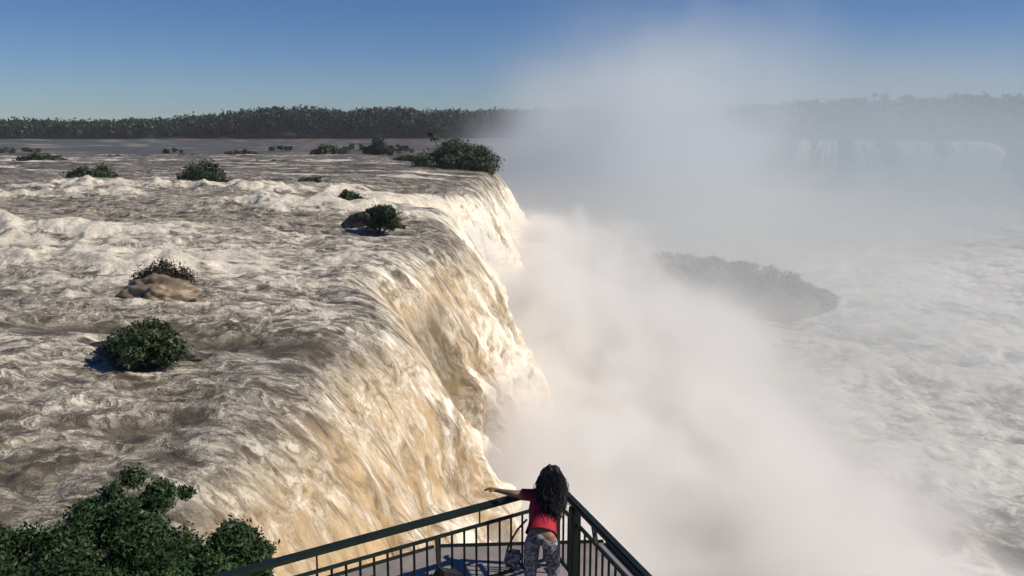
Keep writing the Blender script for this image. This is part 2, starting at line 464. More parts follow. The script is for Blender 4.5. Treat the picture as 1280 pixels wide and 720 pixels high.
def bush(name, base, w, h, label, group=None, leafmat=M_leaf, n=2500, leaf=.14, seed=1, lumps=9, trunk_h=.25, cat='bush', deep=1., lift=.0, tall=False):
    r = np.random.default_rng(seed+1000)
    root = empty(name, base); tag(root, label, cat, group)
    cs, rs = [], []
    for i in range(lumps):
        t = (i+.5)/lumps*2-1
        x = t*w*.38+r.normal()*w*.03; y = r.normal()*w*.13*deep
        env = h*(1-.42*abs(t)**1.7)*(.80+.26*r.random())
        rr = min(h*.36, w*.19)*(.65+.6*r.random())
        cs.append((x, y, lift+max(rr*.6, env-rr*(.9+.35*r.random())))); rs.append(rr)
        if r.random() < .75:
            rr2 = rr*(.7+.3*r.random()); cs.append((x+r.normal()*w*.05, y+r.normal()*w*.12*deep, lift+max(rr2*.6, env*.35))); rs.append(rr2)
    if tall:
        cs.append((-w*.3, 0, h*1.1)); rs.append(h*.11); cs.append((-w*.27, 0, h*.98)); rs.append(h*.13)
    V, Q, tone = leaf_cloud(cs, rs, n, leaf, seed)
    V[:, 2] = np.maximum(V[:, 2], -.1)
    me = np_mesh('crown', V, Q, {'tone': tone}, False)
    link('crown', me, leafmat, root)
    tr = MB()
    stem = max(.03, .035*h)
    for i in range(0, len(cs), 2):
        c = Vector(cs[i]); b = Vector((c.x*.04, c.y*.04, -.2))
        mid = b.lerp(c, .5)+Vector((r.normal()*.04*w, 0, .05*h))
        tr.tube([b, mid, c], [stem, stem*.65, stem*.25], 6)
    tr.build('trunk', M_bark, root)
    return root
def rock(name, base, w, d, h, label, seed, mat=M_rock, group=None):
    bm = bmesh.new(); bmesh.ops.create_icosphere(bm, subdivisions=5, radius=1)
    co = np.array([v.co for v in bm.verts])
    n = 1+.22*fbm(co[:, 0]*1.6+seed, co[:, 1]*1.6+co[:, 2]*1.3, 4, seed)+.12*np.abs(gn(co[:, 0]*4, co[:, 2]*4+seed, seed+3))
    co = co*n[:, None]*np.array([w/2, d/2, h])
    for v, c in zip(bm.verts, co): v.co = c
    me = bpy.data.meshes.new(name); bm.to_mesh(me); bm.free()
    me.polygons.foreach_set('use_smooth', np.ones(len(me.polygons), bool))
    o = link(name, me, mat); o.location = base; tag(o, label, 'rock', group)
    return o
def rb(px, py, z=0.): return on(px, py, z)
B = 'bushes growing out of the rapids'
K = 1/1100
def wpx(p, px): return px*K*(p.y*math.cos(PITCH)+(10-p.z)*math.sin(PITCH))
def put_bush(px, py, wp, hp, label, seed, z=.6, **kw):
    p = rb(px, py, z); return bush('bush', p-Vector((0, 0, .3)), wpx(p, wp), wpx(p, hp)*1.05, label, kw.pop('group', B), seed=seed, **kw)
put_bush(256, 231, 62, 32, 'dark green twin-lobed bush above the far white rollers', 1, n=5200, leaf=.26, lumps=6)
put_bush(390, 232, 36, 17, 'small brown bush in the rapids, halfway along the far rollers', 2, leafmat=M_leafb, n=1800, leaf=.22, lumps=4)
put_bush(475, 195, 40, 23, 'rounded dark bush standing just before the long clump at the brink', 3, z=0, n=2600, leaf=.4, lumps=5)
put_bush(411, 196, 56, 19, 'low broad dark bush, one to the west of the rounded dark bush', 4, z=0, n=2600, leaf=.4, lumps=6)
put_bush(572, 213, 106, 41, 'largest long dark clump of bushes on the brink where the fall ends', 5, z=0, n=12000, leaf=.34, lumps=12, tall=True)
put_bush(436, 259, 46, 26, 'dark green bush just upstream of the black rock-hugging bush', 6, n=2600, leaf=.2, lumps=5)
put_bush(474, 287, 50, 40, 'blackish bush hugging a rock beside the white notch of the fall', 7, n=4200, leaf=.16, lumps=6)
put_bush(340, 207, 100, 10, 'flat strip of pale green reeds on the far calm water', 8, z=.2, n=1600, leaf=.3, lumps=9, leafmat=M_leafn)
put_bush(180, 437, 112, 50, 'dark bush with a smooth wake trailing behind it in midstream', 9, z=.9, n=9000, leaf=.10, lumps=8)
put_bush(208, 352, 78, 34, 'olive bush topping the tan boulder in midstream', 10, z=1.1, n=3500, leaf=.10, lumps=6, leafmat=M_leafb)
put_bush(510, 203, 44, 13, 'low scrub touching the long clump at the brink', 11, z=0, n=1500, leaf=.34, lumps=5)
put_bush(352, 187, 40, 7, 'thin dark islet of scrub on the calm water near the forest', 12, z=0, n=900, leaf=.5, lumps=5)
put_bush(120, 226, 70, 24, 'spreading dark bush in the rapids toward the river bend', 13, n=4000, leaf=.26, lumps=7)
put_bush(52, 206, 60, 18, 'dark bush standing farthest up the river bend', 14, z=.2, n=2600, leaf=.36, lumps=6)
put_bush(96, 300, 80, 30, 'brownish bush in the foam of the upper rapids', 15, leafmat=M_leafb, n=3600, leaf=.15, lumps=6)
put_bush(214, 190, 30, 6, 'tiny dark islet of scrub at the forest end of the calm water', 16, z=0, n=600, leaf=.5, lumps=4)
for i_, (px_, py_, w_, h_, lb_) in enumerate((
        (232, 199, 46, 9, 'low dark scrub islet beyond the twin-lobed bush'), (300, 193, 54, 8, 'long flat scrub islet between the reeds and the forest'),
        (448, 187, 50, 9, 'thin scrub islet right behind the rounded dark bush'), (500, 190, 44, 11, 'scrub islet wedged between the rounded bush and the brink clump'),
        (372, 213, 44, 7, 'flat scrub patch just beyond the small brown bush'), (318, 222, 40, 8, 'low scrub patch beside the twin-lobed bush'),
        (440, 214, 40, 8, 'flat weedy patch upstream of the brink clump'), (150, 200, 50, 9, 'low scrub islet off the spreading dark bush'),
        (20, 190, 60, 8, 'faint scrub islet beyond the farthest bush of the river bend'))):
    put_bush(px_, py_, w_, h_, lb_, 40+i_, z=.1, n=1000, leaf=.34, lumps=7, leafmat=M_leafb if i_ % 2 else M_leaf)
# near bank in the corner
N = 'leafy bushes on the near bank'
def near_bush(px, py, Yd, w, h, label, seed, n=15000, **kw):
    p = at(px, py, Yd); p.z -= h*.75
    return bush('bush', p, w, h, label, N, seed=seed, n=int(n*2.2), leaf=.055, lumps=15, deep=2.2, leafmat=M_leafn, **kw)
near_bush(282, 690, 17.0, 1.4, 1.5, 'near green bush whose leaves touch the golden falling water', 21, 9000)
near_bush(240, 712, 16.0, 2.3, 2.1, 'big near dark green bush in front of the golden-edge bush', 22)
near_bush(176, 690, 17.2, 2.4, 2.0, 'near bush between the big dark bush and the grassy bank', 23, 12000)
near_bush(96, 716, 15.8, 2.8, 2.3, 'broad near bush in the bottom corner of the bank', 24)
near_bush(16, 680, 17.2, 2.6, 2.2, 'last near bush of the bank, half cut off by the edge', 25, 12000)
near_bush(150, 622, 19.6, 2.6, 1.0, 'low rear bush of the near bank at the foam edge', 26, 8000)
rock('rock', (-7.7, 16., -.6), 7.5, 7.5, 1.5, 'brown bank of rock beneath the near green bushes', 5)
rock('rock', rb(200, 372, .6), wpx(rb(200, 372, .6), 92), 3.2, 1.15, 'tan boulder washed by foam in midstream', 9, mat_plain('tan_rock', (.21, .155, .10), .5, .35, .9, .5))
rock('rock', rb(180, 436, .6)-Vector((0, 0, .3)), 4.6, 2, .8, 'wet black rock under the midstream bush with the wake', 12)
rock('rock', rb(468, 284, .4), 5.6, 3, 1.5, 'wet dark rock beneath the blackish bush by the notch', 15)
rock('rock', rb(390, 231, .3), 5.5, 3, .9, 'low brown rock under the small brown bush', 18)
rock('rock', rb(572, 212, 0), 18, 9, 1.1, 'long low dark rock carrying the clump at the brink', 21)
rock('rock', rb(256, 230, .4), 9, 4, .8, 'flat dark rock under the twin-lobed bush', 24)

# ------------------------------------------------------------------ forest on the far bank: one mass
def forest(name, pts, label, seed, depth=60, hgt=13, dens=.16, crown=5.5):
    r = np.random.default_rng(seed)
    Vs, Qs, Ts = [], [], []; base = 0
    for (a, b, hs) in pts:
        a, b = np.array(a, float), np.array(b, float); ln_ = np.linalg.norm(b-a); n = int(ln_*dens*depth/ crown)
        for i in range(n):
            q = r.random(); t = r.random()
            c = a+(b-a)*t+np.array([0, 1])*q*depth
            hh = (hs[0]+(hs[1]-hs[0])*t)*(.97+.12*float(gn(c[0]/26., c[1]*0+.5, 640)))*(.86+.14*q)*(.84+.24*r.random())
            cw = crown*(.7+.6*r.random())
            cs = [(c[0]+r.normal()*cw*.35, c[1]+r.normal()*cw*.35, hh*(.35+.6*r.random())) for _ in range(7)]+[(c[0], c[1], hh-cw*.35)]
            V, Q, T = leaf_cloud(cs, [cw*(.4+.3*r.random()) for _ in cs], 120, 1.25, int(r.integers(1e9)), .75, .9)
            Vs.append(V); Qs.append(Q+base); Ts.append(np.clip(T*.7+.3*r.random(), 0, 1)); base += len(V)
    # a solid understorey so that the wood is opaque
    me = np_mesh(name, np.concatenate(Vs), np.concatenate(Qs), {'tone': np.concatenate(Ts)}, False)
    o = link(name, me, M_for); tag(o, label, 'forest', kind='stuff'); return o
def FP(px, Y): p = at(px, 172, Y); return (p.x, Y)
def bankhill(name, pts, label):
    V = []; rows = 14
    for i, (a, hs) in enumerate(pts):
        for k in range(rows):
            t = k/(rows-1); V.append((a[0]*(1+t*.9), a[1]+2+t*900, -.8+(hs*.72)*min(1, t*16)**.6+ (0 if t < .3 else 0)))
    o = link(name, np_mesh(name, V, grid_faces(len(pts), rows, True)), M_wood); tag(o, label, 'hill', kind='structure'); return o
LB = [(FP(-120, 640), 12), (FP(60, 640), 12.5), (FP(190, 645), 14), (FP(260, 650), 18), (FP(310, 650), 21.5), (FP(470, 655), 21.5), (FP(560, 660), 21), (FP(700, 680), 21), (FP(790, 700), 21)]
RB = [(FP(820, 600), 20), (FP(900, 585), 21), (FP(1000, 578), 23), (FP(1050, 575), 25), (FP(1100, 570), 28), (FP(1200, 560), 28), (FP(1330, 540), 29)]
for nm, P_, lb, sd, lh in (('forest', LB, 'dark green forest lining the far bank of the upper river', 1, 'dark wooded rise behind the upper river'),
                       ('forest', RB, 'hazy blue forest on top of the gorge wall across the spray', 2, 'wooded rise above the hazy gorge wall')):
    segs = [(P_[i][0], P_[i+1][0], (P_[i][1], P_[i+1][1])) for i in range(len(P_)-1)]
    forest(nm, segs, lb, sd)
    bankhill('hill', [(a, h-3) for a, h in P_], lh)

# ------------------------------------------------------------------ rocky island down in the gorge
def island():
    p0 = on(742, 374, -30); p1 = on(1052, 388, -30)
    nx_, ny_ = 120, 60
    uu, vv = np.meshgrid(np.linspace(0, 1, nx_), np.linspace(-1, 1, ny_), indexing='ij')
    ax = np.array([p1.x-p0.x, p1.y-p0.y]); L_ = np.linalg.norm(ax); t = ax/L_; nn = np.array([-t[1], t[0]])
    env = np.interp(uu, [0, .1, .25, .5, .75, .93, 1.], [0, 6.2, 9.6, 8.8, 6.4, 3.2, -.8])
    wid = np.interp(uu, [0, .15, .5, .85, 1], [9, 18, 22, 13, 3])
    x = p0.x+ax[0]*uu+nn[0]*vv*wid; y = p0.y+ax[1]*uu+nn[1]*vv*wid
    z = -31.5+(env+1.5)*np.clip(1-vv**2, 0, 1)**.6+1.2*fbm(x/6, y/6, 4, 500)*(1-vv**2)
    root = empty('rock_island', (p0.x, p0.y, -30)); tag(root, 'long dark island of rock and scrub half lost in the spray', 'island')
    V = np.stack([x-p0.x, y-p0.y, z+30], -1).reshape(-1, 3)
    link('rock_mass', np_mesh('rock_mass', V, grid_faces(nx_, ny_)), M_rock, root)
    r = np.random.default_rng(3); cs = []; rs = []
    for _ in range(150):
        a = r.integers(3, nx_-4); b = r.integers(10, ny_-10)
        q = V.reshape(nx_, ny_, 3)[a, b]; cs.append(q+np.array([0, 0, .4])); rs.append(.8+1.2*r.random())
    Vv, Q, T = leaf_cloud(cs, rs, 15000, .42, 5, .7, .8)
    link('scrub', np_mesh('scrub', Vv, Q, {'tone': T*.6}, False), M_leaf, root)
island()

# ------------------------------------------------------------------ viewing platform and railing
ZF = 4.5; ZH = ZF+1.06
C0 = on(697, 609, ZH); CL = on(300, 717, ZH); CR = on(805, 720, ZH)
dl = Vector((CL.x-C0.x, CL.y-C0.y, 0)).normalized(); dr = Vector((CR.x-C0.x, CR.y-C0.y, 0)).normalized()
LEN_L, LEN_R = 7.4, 6.0
corner = Vector((C0.x, C0.y, ZF))
nl = Vector((-dl.y, dl.x, 0)); nl = nl if nl.y > 0 else -nl
nr_ = Vector((-dr.y, dr.x, 0)); nr_ = nr_ if nr_.x > 0 else -nr_
plat = empty('viewing_platform', (corner.x, corner.y, ZF)); tag(plat, 'pale wet concrete viewing platform jutting out with a cut-off corner', 'platform')
def loc(p): return Vector(p)-corner
ow = 1.0
eL = corner+nl*ow+dl*1.25; eR = corner+nr_*.55+dr*.4
pl = [eL, corner+nl*ow+dl*LEN_L, corner+nr_*.55+dr*LEN_R+dl*LEN_L*.8, corner+nr_*.55+dr*LEN_R, eR]
c1 = on(545, 684, ZF); c2 = on(757, 678, ZF)
pl[0] = c1; pl[4] = c2
pl[1] = c1+dl*6.2; pl[3] = c2+dr*5.6; pl[2] = pl[1]+dr*5.2
MB().prism([(p.x-corner.x, p.y-corner.y) for p in pl][::-1], -.35, 0).build('slab', M_conc, plat)
# raised rim along the outer edge
rim = MB()
for a, b in ((pl[1], pl[0]), (pl[0], pl[4]), (pl[4], pl[3])):
    d = (b-a).normalized(); a_, b_ = loc(a), loc(b); a_.z = b_.z = .02
    rim.bar(a_+d*.03, b_-d*.03, .035, .035, .004)
rim.build('edge_rail', M_green, plat)
for q in ((-2.2, -1.2), (.35, -1.5)):
    MB().tube([(q[0], q[1], -.35), (q[0], q[1], -37)], .32, 20).build('support_column', M_conc, plat)

rail = empty('railing', corner); tag(rail, 'dark green metal railing meeting at a corner post on the platform', 'railing')
def P(d, s, z): return d*s+Vector((0, 0, z))
sec = 1.06-.21
MB().box((0, 0, .52), (.06, .06, 1.04), Matrix.Rotation(math.atan2(dl.y, dl.x), 4, 'Z'), .006).build('corner_post', M_green, rail)
pp = on(718, 632, ZH); sp = (Vector((pp.x, pp.y, 0))-Vector((corner.x, corner.y, 0))).dot(dr)
MB().box(dr*sp+Vector((0, 0, .52))-nr_*.005, (.13, .11, 1.03), Matrix.Rotation(math.atan2(dr.y, dr.x), 4, 'Z'), .008).build('thick_post', M_green, rail)
for d, ln_, nm in ((dl, LEN_L, 'l'), (dr, LEN_R, 'r')):
    MB().bar(P(d, .0 if nm == 'l' else .0, 1.075 if nm == 'l' else 1.077), P(d, ln_, 1.075 if nm == 'l' else 1.077), .095, .07, .014).build('handrail', M_green, rail)
    MB().bar(P(d, .066, sec), P(d, ln_, sec), .04, .035, .004).build('middle_rail', M_green, rail)
    MB().bar(P(d, .066, .14), P(d, ln_, .14), .04, .035, .004).build('bottom_rail', M_green, rail)
    s = .2
    while s < ln_-.1:
        MB().bar(P(d, s, .155), P(d, s, sec-.015), .026, .026, .003).build('baluster', M_green, rail)
        s += .163
    for s in (4.2, 6.2):
        if s < ln_: MB().bar(P(d, s+.08, 0), P(d, s+.08, 1.05), .05, .05, .004).build('post', M_green, rail)
    for s in (1.05, 3.05, 5.2):
        if s < ln_: MB().bar(P(d, s+.08, sec+.015), P(d, s+.08, 1.05), .018, .018, .003).build('rod', M_green, rail)
    out = nr_ if nm == 'r' else nl
for s in (1.05,):
    MB().bar(P(dr, s+.12, sec), P(dr, s-.02, 1.05)+nr_*.02, .05, .04, .004).build('brace', M_green, rail)

# ------------------------------------------------------------------ person
def skin_mesh(name, joints, edges, mat, parent, sub=2, root=0):
    me = bpy.data.meshes.new(name)
    me.from_pydata([tuple(j[0]) for j in joints], edges, []); me.update()
    o = bpy.data.objects.new(name, me); COL.objects.link(o)
    o.modifiers.new('skin', 'SKIN'); o.modifiers['skin'].use_smooth_shade = True
    sv = me.skin_vertices[0].data
    for i, j in enumerate(joints):
        r_ = j[1]; sv[i].radius = r_ if isinstance(r_, tuple) else (r_, r_)
        sv[i].use_root = (i == root)
    s = o.modifiers.new('sub', 'SUBSURF'); s.levels = sub; s.render_levels = sub
    dg = bpy.context.evaluated_depsgraph_get(); dg.update()
    me2 = bpy.data.meshes.new_from_object(o.evaluated_get(dg)); me2.name = name
    bpy.data.objects.remove(o)
    me2.polygons.foreach_set('use_smooth', np.ones(len(me2.polygons), bool))
    me2.materials.clear()
    return link(name, me2, mat, parent)
M_skin = mat_plain('skin', (.28, .15, .09), .5, .1, 12)
M_red = mat_plain('red_shirt', (.42, .012, .03), .8, .22, 18, .3)
M_hair = mat_plain('black_hair', (.008, .006, .005), .7, .4, 30)
def mat_trouser():
    m, t = new_mat('patterned_trousers')
    p = t.n.new('ShaderNodeTexCoord').outputs['Object']
    n = t.noise(p, 14, 3, .6, 1.5); b = t.rng(n, .46, .56)
    t.surf(t.mix(b, (.085, .085, .09), (.36, .33, .31)), .8); return m
M_trou = mat_trouser()
M_black = mat_plain('black_fabric', (.012, .012, .013), .6, .4, 25, .2)
M_pale = mat_plain('pale_trim', (.55, .5, .48), .6, .2, 25)
M_shoe = mat_plain('white_shoe', (.5, .5, .48), .6, .2, 15)
def build_person():
    hip = at(676, 694, 9.33)
    floor = ZF
    root = empty('person', (hip.x, hip.y, floor))
    tag(root, 'person in red top with long curly black hair leaning on the corner railing', 'person')
    O = Vector((hip.x, hip.y, floor))
    def W(px, py, Y): return at(px, py, Y)-O
    pel = Vector((0, 0, .90))
    chest = W(680, 640, 9.60); neck = W(684, 614, 9.76)
    waist = pel.lerp(chest, .5)+Vector((0, -.03, .02))
    head = W(689, 600, 9.84)
    rt = Vector((.9, -.28, 0)).normalized(); fw = Vector((-.2, .98, 0)).normalized()
    hl = pel-rt*.10; hr = pel+rt*.10
    kl = hl+Vector((-.02, .03, -.43)); kr = hr+Vector((.05, .10, -.43))
    al = Vector((kl.x-.01, kl.y-.05, .09)); ar = Vector((kr.x+.01, kr.y-.03, .09))
    tl = al+fw*.17-Vector((0, 0, .05)); trr = ar+fw*.17-Vector((0, 0, .05))
    sl = chest.lerp(neck, .72)-rt*.17; sr = chest.lerp(neck, .72)+rt*.17
    el = W(641, 617, 9.72); wl = W(622, 613, 9.80)
    er = sr+Vector((.03, .20, -.19)); wr = Vector((corner.x-O.x-.05, corner.y-O.y-.02, 1.12))
    J = [(pel, .125), (waist, .105), (chest, .115), (neck, .055), (neck.lerp(head, .6), .055), (head, (.085, .095)), (head+Vector((0, .02, .09)), .075),
         (hl, .10), (kl, .062), (al, .042), (tl, (.038, .03)),
         (hr, .10), (kr, .062), (ar, .042), (trr, (.038, .03)),
         (sl, .062), (el, .042), (wl, .026), (sr, .062), (er, .042), (wr, .026)]
    E = [(0, 1), (1, 2), (2, 3), (3, 4), (4, 5), (5, 6), (0, 7), (7, 8), (8, 9), (9, 10), (0, 11), (11, 12), (12, 13), (13, 14), (2, 15), (15, 16), (16, 17), (2, 18), (18, 19), (19, 20)]
    # hands: palm and five fingers each, as their own chains off the wrist
    def hand(wi, wrist, d, side):
        d = d.normalized(); up = Vector((0, 0, 1)); s = d.cross(up).normalized()*side
        pi = len(J); J.append((wrist+d*.055, (.030, .016))); E.append((wi, pi))
        for k in range(4):
            ln_ = (.066, .078, .072, .056)[k]; off = s*((k-1.5)*.019)
            b = len(J)
            J.append((wrist+d*.098+off, .0095)); J.append((wrist+d*(.098+ln_*.55)+off*1.15+up*-.006, .0085)); J.append((wrist+d*(.098+ln_*.9)+off*1.2+up*-.03, .0075))
            E.extend([(pi, b), (b, b+1), (b+1, b+2)])
        b = len(J); J.append((wrist+d*.045-s*.040, .011)); J.append((wrist+d*.085-s*.062-up*.01, .009)); E.extend([(pi, b), (b, b+1)])
    hand(17, wl, wl-el, 1); hand(20, wr, fw+Vector((-.3, 0, 0)), -1)
    skin_mesh('body', J, E, M_skin, root, 2)
    # face
    fc = (fw+Vector((0, 0, -.35))).normalized()
    hc = head+Vector((0, .0, .03))
    for k in (-1, 1):
        f = MB()
        r_ = bmesh.ops.create_uvsphere(f.bm, u_segments=10, v_segments=8, radius=.014)
        bmesh.ops.translate(f.bm, verts=r_['verts'], vec=hc+fc*.085+rt*.032*k)
        f.build('eye', M_pale, root)
    g = MB(); g.tube([hc+fc*.088, hc+fc*.115-Vector((0, 0, .03)), hc+fc*.09-Vector((0, 0, .04))], [.008, .016, .01], 8)
    g.build('nose', M_skin, root)
    g = MB(); g.tube([hc+fc*.088-rt*.025-Vector((0, 0, .062)), hc+fc*.098-Vector((0, 0, .064)), hc+fc*.088+rt*.025-Vector((0, 0, .062))], [.004, .008, .004], 8)
    g.build('mouth', mat_plain('lips', (.3, .09, .08), .5), root)
    # clothes
    up = .014
    sh = MB()
    def loft(mb, rings, n=26, wob=.006):
        R_ = []
        for c, a, b in rings:
            ax = (rings[-1][0]-rings[0][0]).normalized(); u_ = rt-ax*rt.dot(ax); u_.normalize(); v_ = ax.cross(u_)
            R_.append([mb.bm.verts.new(c+u_*math.cos(2*math.pi*k/n)*a*(1+wob*4*math.sin(k*2.3+c.z*31))+v_*math.sin(2*math.pi*k/n)*b*(1+wob*4*math.cos(k*1.7+c.z*47))) for k in range(n)])
        for p_, q_ in zip(R_, R_[1:]):
            for k in range(n): mb.bm.faces.new((p_[k], p_[(k+1) % n], q_[(k+1) % n], q_[k]))
        mb.bm.faces.new(R_[-1])
    loft(sh, [(pel.lerp(waist, .12), .184, .158), (pel.lerp(waist, .6), .166, .142), (waist, .160, .136), (waist.lerp(chest, .5), .166, .138), (chest, .182, .146), (chest.lerp(neck, .55), .185, .130), (chest.lerp(neck, .85), .12, .095), (neck, .066, .066)])
    for a_, b_ in ((sl, el), (sr, er)):
        sh.tube([chest.lerp(neck, .6), a_, a_.lerp(b_, .3), a_.lerp(b_, .55)], [.075, .076, .07, .068], 16)
    sh.build('shirt', M_red, root)
    JT = [(pel+Vector((0, 0, .02)), .158), (hl, .118), (kl, .082), (al+Vector((0, 0, .06)), .062), (hr, .118), (kr, .082), (ar+Vector((0, 0, .06)), .062), (pel+Vector((0, 0, .09)), .145)]
    skin_mesh('trousers', JT, [(7, 0), (0, 1), (1, 2), (2, 3), (0, 4), (4, 5), (5, 6)], M_trou, root, 2, 0)
    for a, tt in ((al, tl), (ar, trr)):
        skin_mesh('shoe', [(a-fw*.05-Vector((0, 0, .03)), (.045, .05)), (a.lerp(tt, .5)-Vector((0, 0, .005)), (.05, .045)), (tt+fw*.04, (.045, .035))], [(0, 1), (1, 2)], M_shoe, root, 2)
    # hair: cap plus many curling strands hanging over the nape and the right shoulder
    h = MB(); r = random.Random(4)
    cap = bmesh.ops.create_icosphere(h.bm, subdivisions=3, radius=1)
    for v in cap['verts']:
        n = v.co.copy(); s_ = 1+.10*math.sin(9*n.x+4*n.z)+.08*math.sin(11*n.y-7*n.z)
        c = Vector((n.x*.125*s_, n.y*.135*s_, n.z*.135*s_))
        v.co = hc+Vector((.0, -.022, .025))+c
    hx = W(692, 645, 9.52)
    for i in range(1300):
        th = r.uniform(0, 2*math.pi); ph = r.uniform(.0, 1.5)
        d = Vector((math.cos(th)*math.sin(ph), math.sin(th)*math.sin(ph)*.9-.25, math.cos(ph)))
        if d.dot(fc) > .62: continue
        d.normalize(); st = hc+Vector((0, -.02, .025))+d*.125
        end = Vector((hx.x+r.gauss(-.02, .062), hx.y+r.gauss(.0, .07), hx.z+r.uniform(-.03, .2)))
        pts = []; w = r.uniform(.012, .032); pz = r.uniform(0, 6.28)
        for k in range(13):
            t = k/12
            q = st.lerp(end, t)+d*.075*math.sin(t*math.pi)
            q += Vector((math.cos(pz+t*16), math.sin(pz+t*16), 0))*w*(.3+t)
            pts.append(q)
        h.tube(pts, [.0045*(1-.5*abs(k/12-.35)) for k in range(13)], 3)
    h.build('hair', M_hair, root)
    return root, O, (hl, el)
pers, PO, _ = build_person()

# bag at the hip of the person and the black bag hung on the rail
def slung_bag():
    c = at(641, 697, 9.45)
    root = empty('shoulder_bag', c-Vector((0, 0, .14))); tag(root, 'small grey and black slung bag beside the hip of the person in red', 'bag')
    b = MB(); b.box((0, 0, .13), (.20, .09, .22), Matrix.Rotation(.3, 4, 'Z') @ Matrix.Rotation(.25, 4, 'Y'), .035)
    m, t = new_mat('bag_print'); p = t.n.new('ShaderNodeTexCoord').outputs['Object']
    t.surf(t.mix(t.rng(t.noise(p, 16, 4, .6, 1), .44, .56), (.02, .02, .022), (.35, .33, .33)), .7)
    b.build('pouch', m, root)
    s = MB(); s.tube([(-.07, 0, .22), (-.02, .03, .34), (.06, .03, .48), (.16, -.02, .62)], .012, 8); s.build('strap', M_black, root)
    s = MB(); s.tube([(.08, 0, .06), (.15, -.02, -.02), (.2, -.03, -.12), (.22, -.03, -.2)], .013, 8); s.build('tail_strap', M_black, root)
slung_bag()
def hung_bag():
    s_ = 1.72
    a = corner+dl*s_; a.z = ZF+sec
    top = Vector((a.x, a.y, a.z))
    root = empty('hanging_bag', (a.x, a.y, ZF+.1)); tag(root, 'boxy black bag with pale side hanging on a strap from the railing', 'bag')
    inn = -nl*.12
    z0 = sec-.1
    MB().bar(Vector((0, 0, z0+.015))-nl*.035, inn*.6+Vector((0, 0, z0-.36)), .05, .02, .004).build('strap', M_black, root)
    rot = Matrix.Rotation(math.atan2(dl.y, dl.x)+math.pi, 4, 'Z') @ Matrix.Rotation(R(24), 4, 'Y')
    MB().box(inn+Vector((.08, -.02, z0-.42)), (.30, .18, .15), rot, .02).build('lid', M_black, root)
    MB().box(inn+Vector((.055, -.03, z0-.60)), (.27, .17, .22), rot, .03).build('pouch', M_pale, root)
    MB().tube([inn+Vector((-.1, -.04, z0-.38)), inn+Vector((-.17, -.06, z0-.46)), inn+Vector((-.2, -.06, z0-.6)), inn+Vector((-.17, -.06, z0-.74))], .014, 8).build('handle', M_black, root)
hung_bag()

# ------------------------------------------------------------------ mist and haze
def vol_mat(name, fn, step=.3, color=(.70, .775, .81), aniso=0.):
    m, t = new_mat(name)
    p = t.n.new('ShaderNodeVolumePrincipled'); o = t.n.new('ShaderNodeOutputMaterial')
    p.inputs['Color'].default_value = (*color, 1); p.inputs['Anisotropy'].default_value = aniso
    t.put(p.inputs['Density'], fn(t)); t.t.links.new(p.outputs[0], o.inputs['Volume'])
    m.cycles.volume_step_rate = step
    return m
def shell(name, c, r_, mat, label, seed, lump=.08, group='clouds of spray in the gorge'):
    bm = bmesh.new(); bmesh.ops.create_icosphere(bm, subdivisions=4, radius=1)
    for v in bm.verts:
        n = v.co.normalized(); n = Vector([math.copysign(abs(q)**.62, q) for q in n])
        k = 1+lump*math.sin(5*n.x+seed)*math.sin(4*n.y+2*seed)
        v.co = Vector((n.x*r_[0]*k, n.y*r_[1]*k, n.z*r_[2]*k))
    me = bpy.data.meshes.new(name); bm.to_mesh(me); bm.free()
    o = link(name, me, mat); o.location = c; tag(o, label, 'mist', group, 'stuff'); return o
BASE_X = 1.0
def dens_base(t):
    p = t.pos(); x, y, z = t.sep(p)
    n1 = t.noise(p, .055, 1, .5); n2 = t.noise(p, .13, 2, .6)
    nn = t.add(t.mul(t.sub(n1, .5), 21.), t.mul(t.sub(n2, .5), 19.))
    # top of the bank sinks away from the fall
    top = t.add(t.add(-11.5, nn), t.mul(t.m('MAXIMUM', t.sub(x, 6.), 0.), -.30))
    fz = t.rng(t.sub(z, top), 1.5, -4.)
    fx = t.rng(t.add(x, t.mul(nn, .9)), 56., 4.)
    fy = t.mul(t.rng(y, 24., 48.), t.rng(y, 262., 215.))
    return t.mul(t.mul(t.mul(fz, fx), fy), .27)
def dens_veil(t):
    p = t.pos(); x, y, z = t.sep(p)
    fz = t.rng(z, 2., -30., 0., 1., 'LINEAR')
    e = t.mul(t.rng(y, 45., 95.), t.rng(y, 285., 235.))
    e = t.mul(e, t.mul(t.rng(x, -14., 2.), t.rng(x, 122., 70.)))
    n1 = t.noise(p, .03, 0, .5)
    return t.mul(t.mul(fz, e), t.mul(t.rng(n1, .3, .7, .5, 1.), t.mul(t.rng(y, 60., 175., .42, 1.), .031)))
def dens_plume(t):
    p = t.pos(); x, y, z = t.sep(p)
    n1 = t.noise(p, .012, 1, .5); n2 = t.noise(p, .04, 1, .55)
    nn = t.add(t.mul(t.sub(n1, .5), 1.3), t.mul(t.sub(n2, .5), 1.1))
    # leaning column rising from the throat
    cx = t.add(34., t.mul(z, .45))
    rx = t.m('ABSOLUTE', t.m('DIVIDE', t.sub(x, cx), t.m('MULTIPLY_ADD', z, .15, 56.)))
    fx = t.rng(t.add(rx, t.mul(nn, .9)), 1.0, .2)
    fz = t.rng(t.sub(z, t.mul(nn, 70.)), 68., -24.)
    fy = t.mul(t.rng(y, 205., 250.), t.rng(y, 420., 340.))
    return t.mul(t.mul(fx, t.mul(fz, fz)), t.mul(fy, .056))
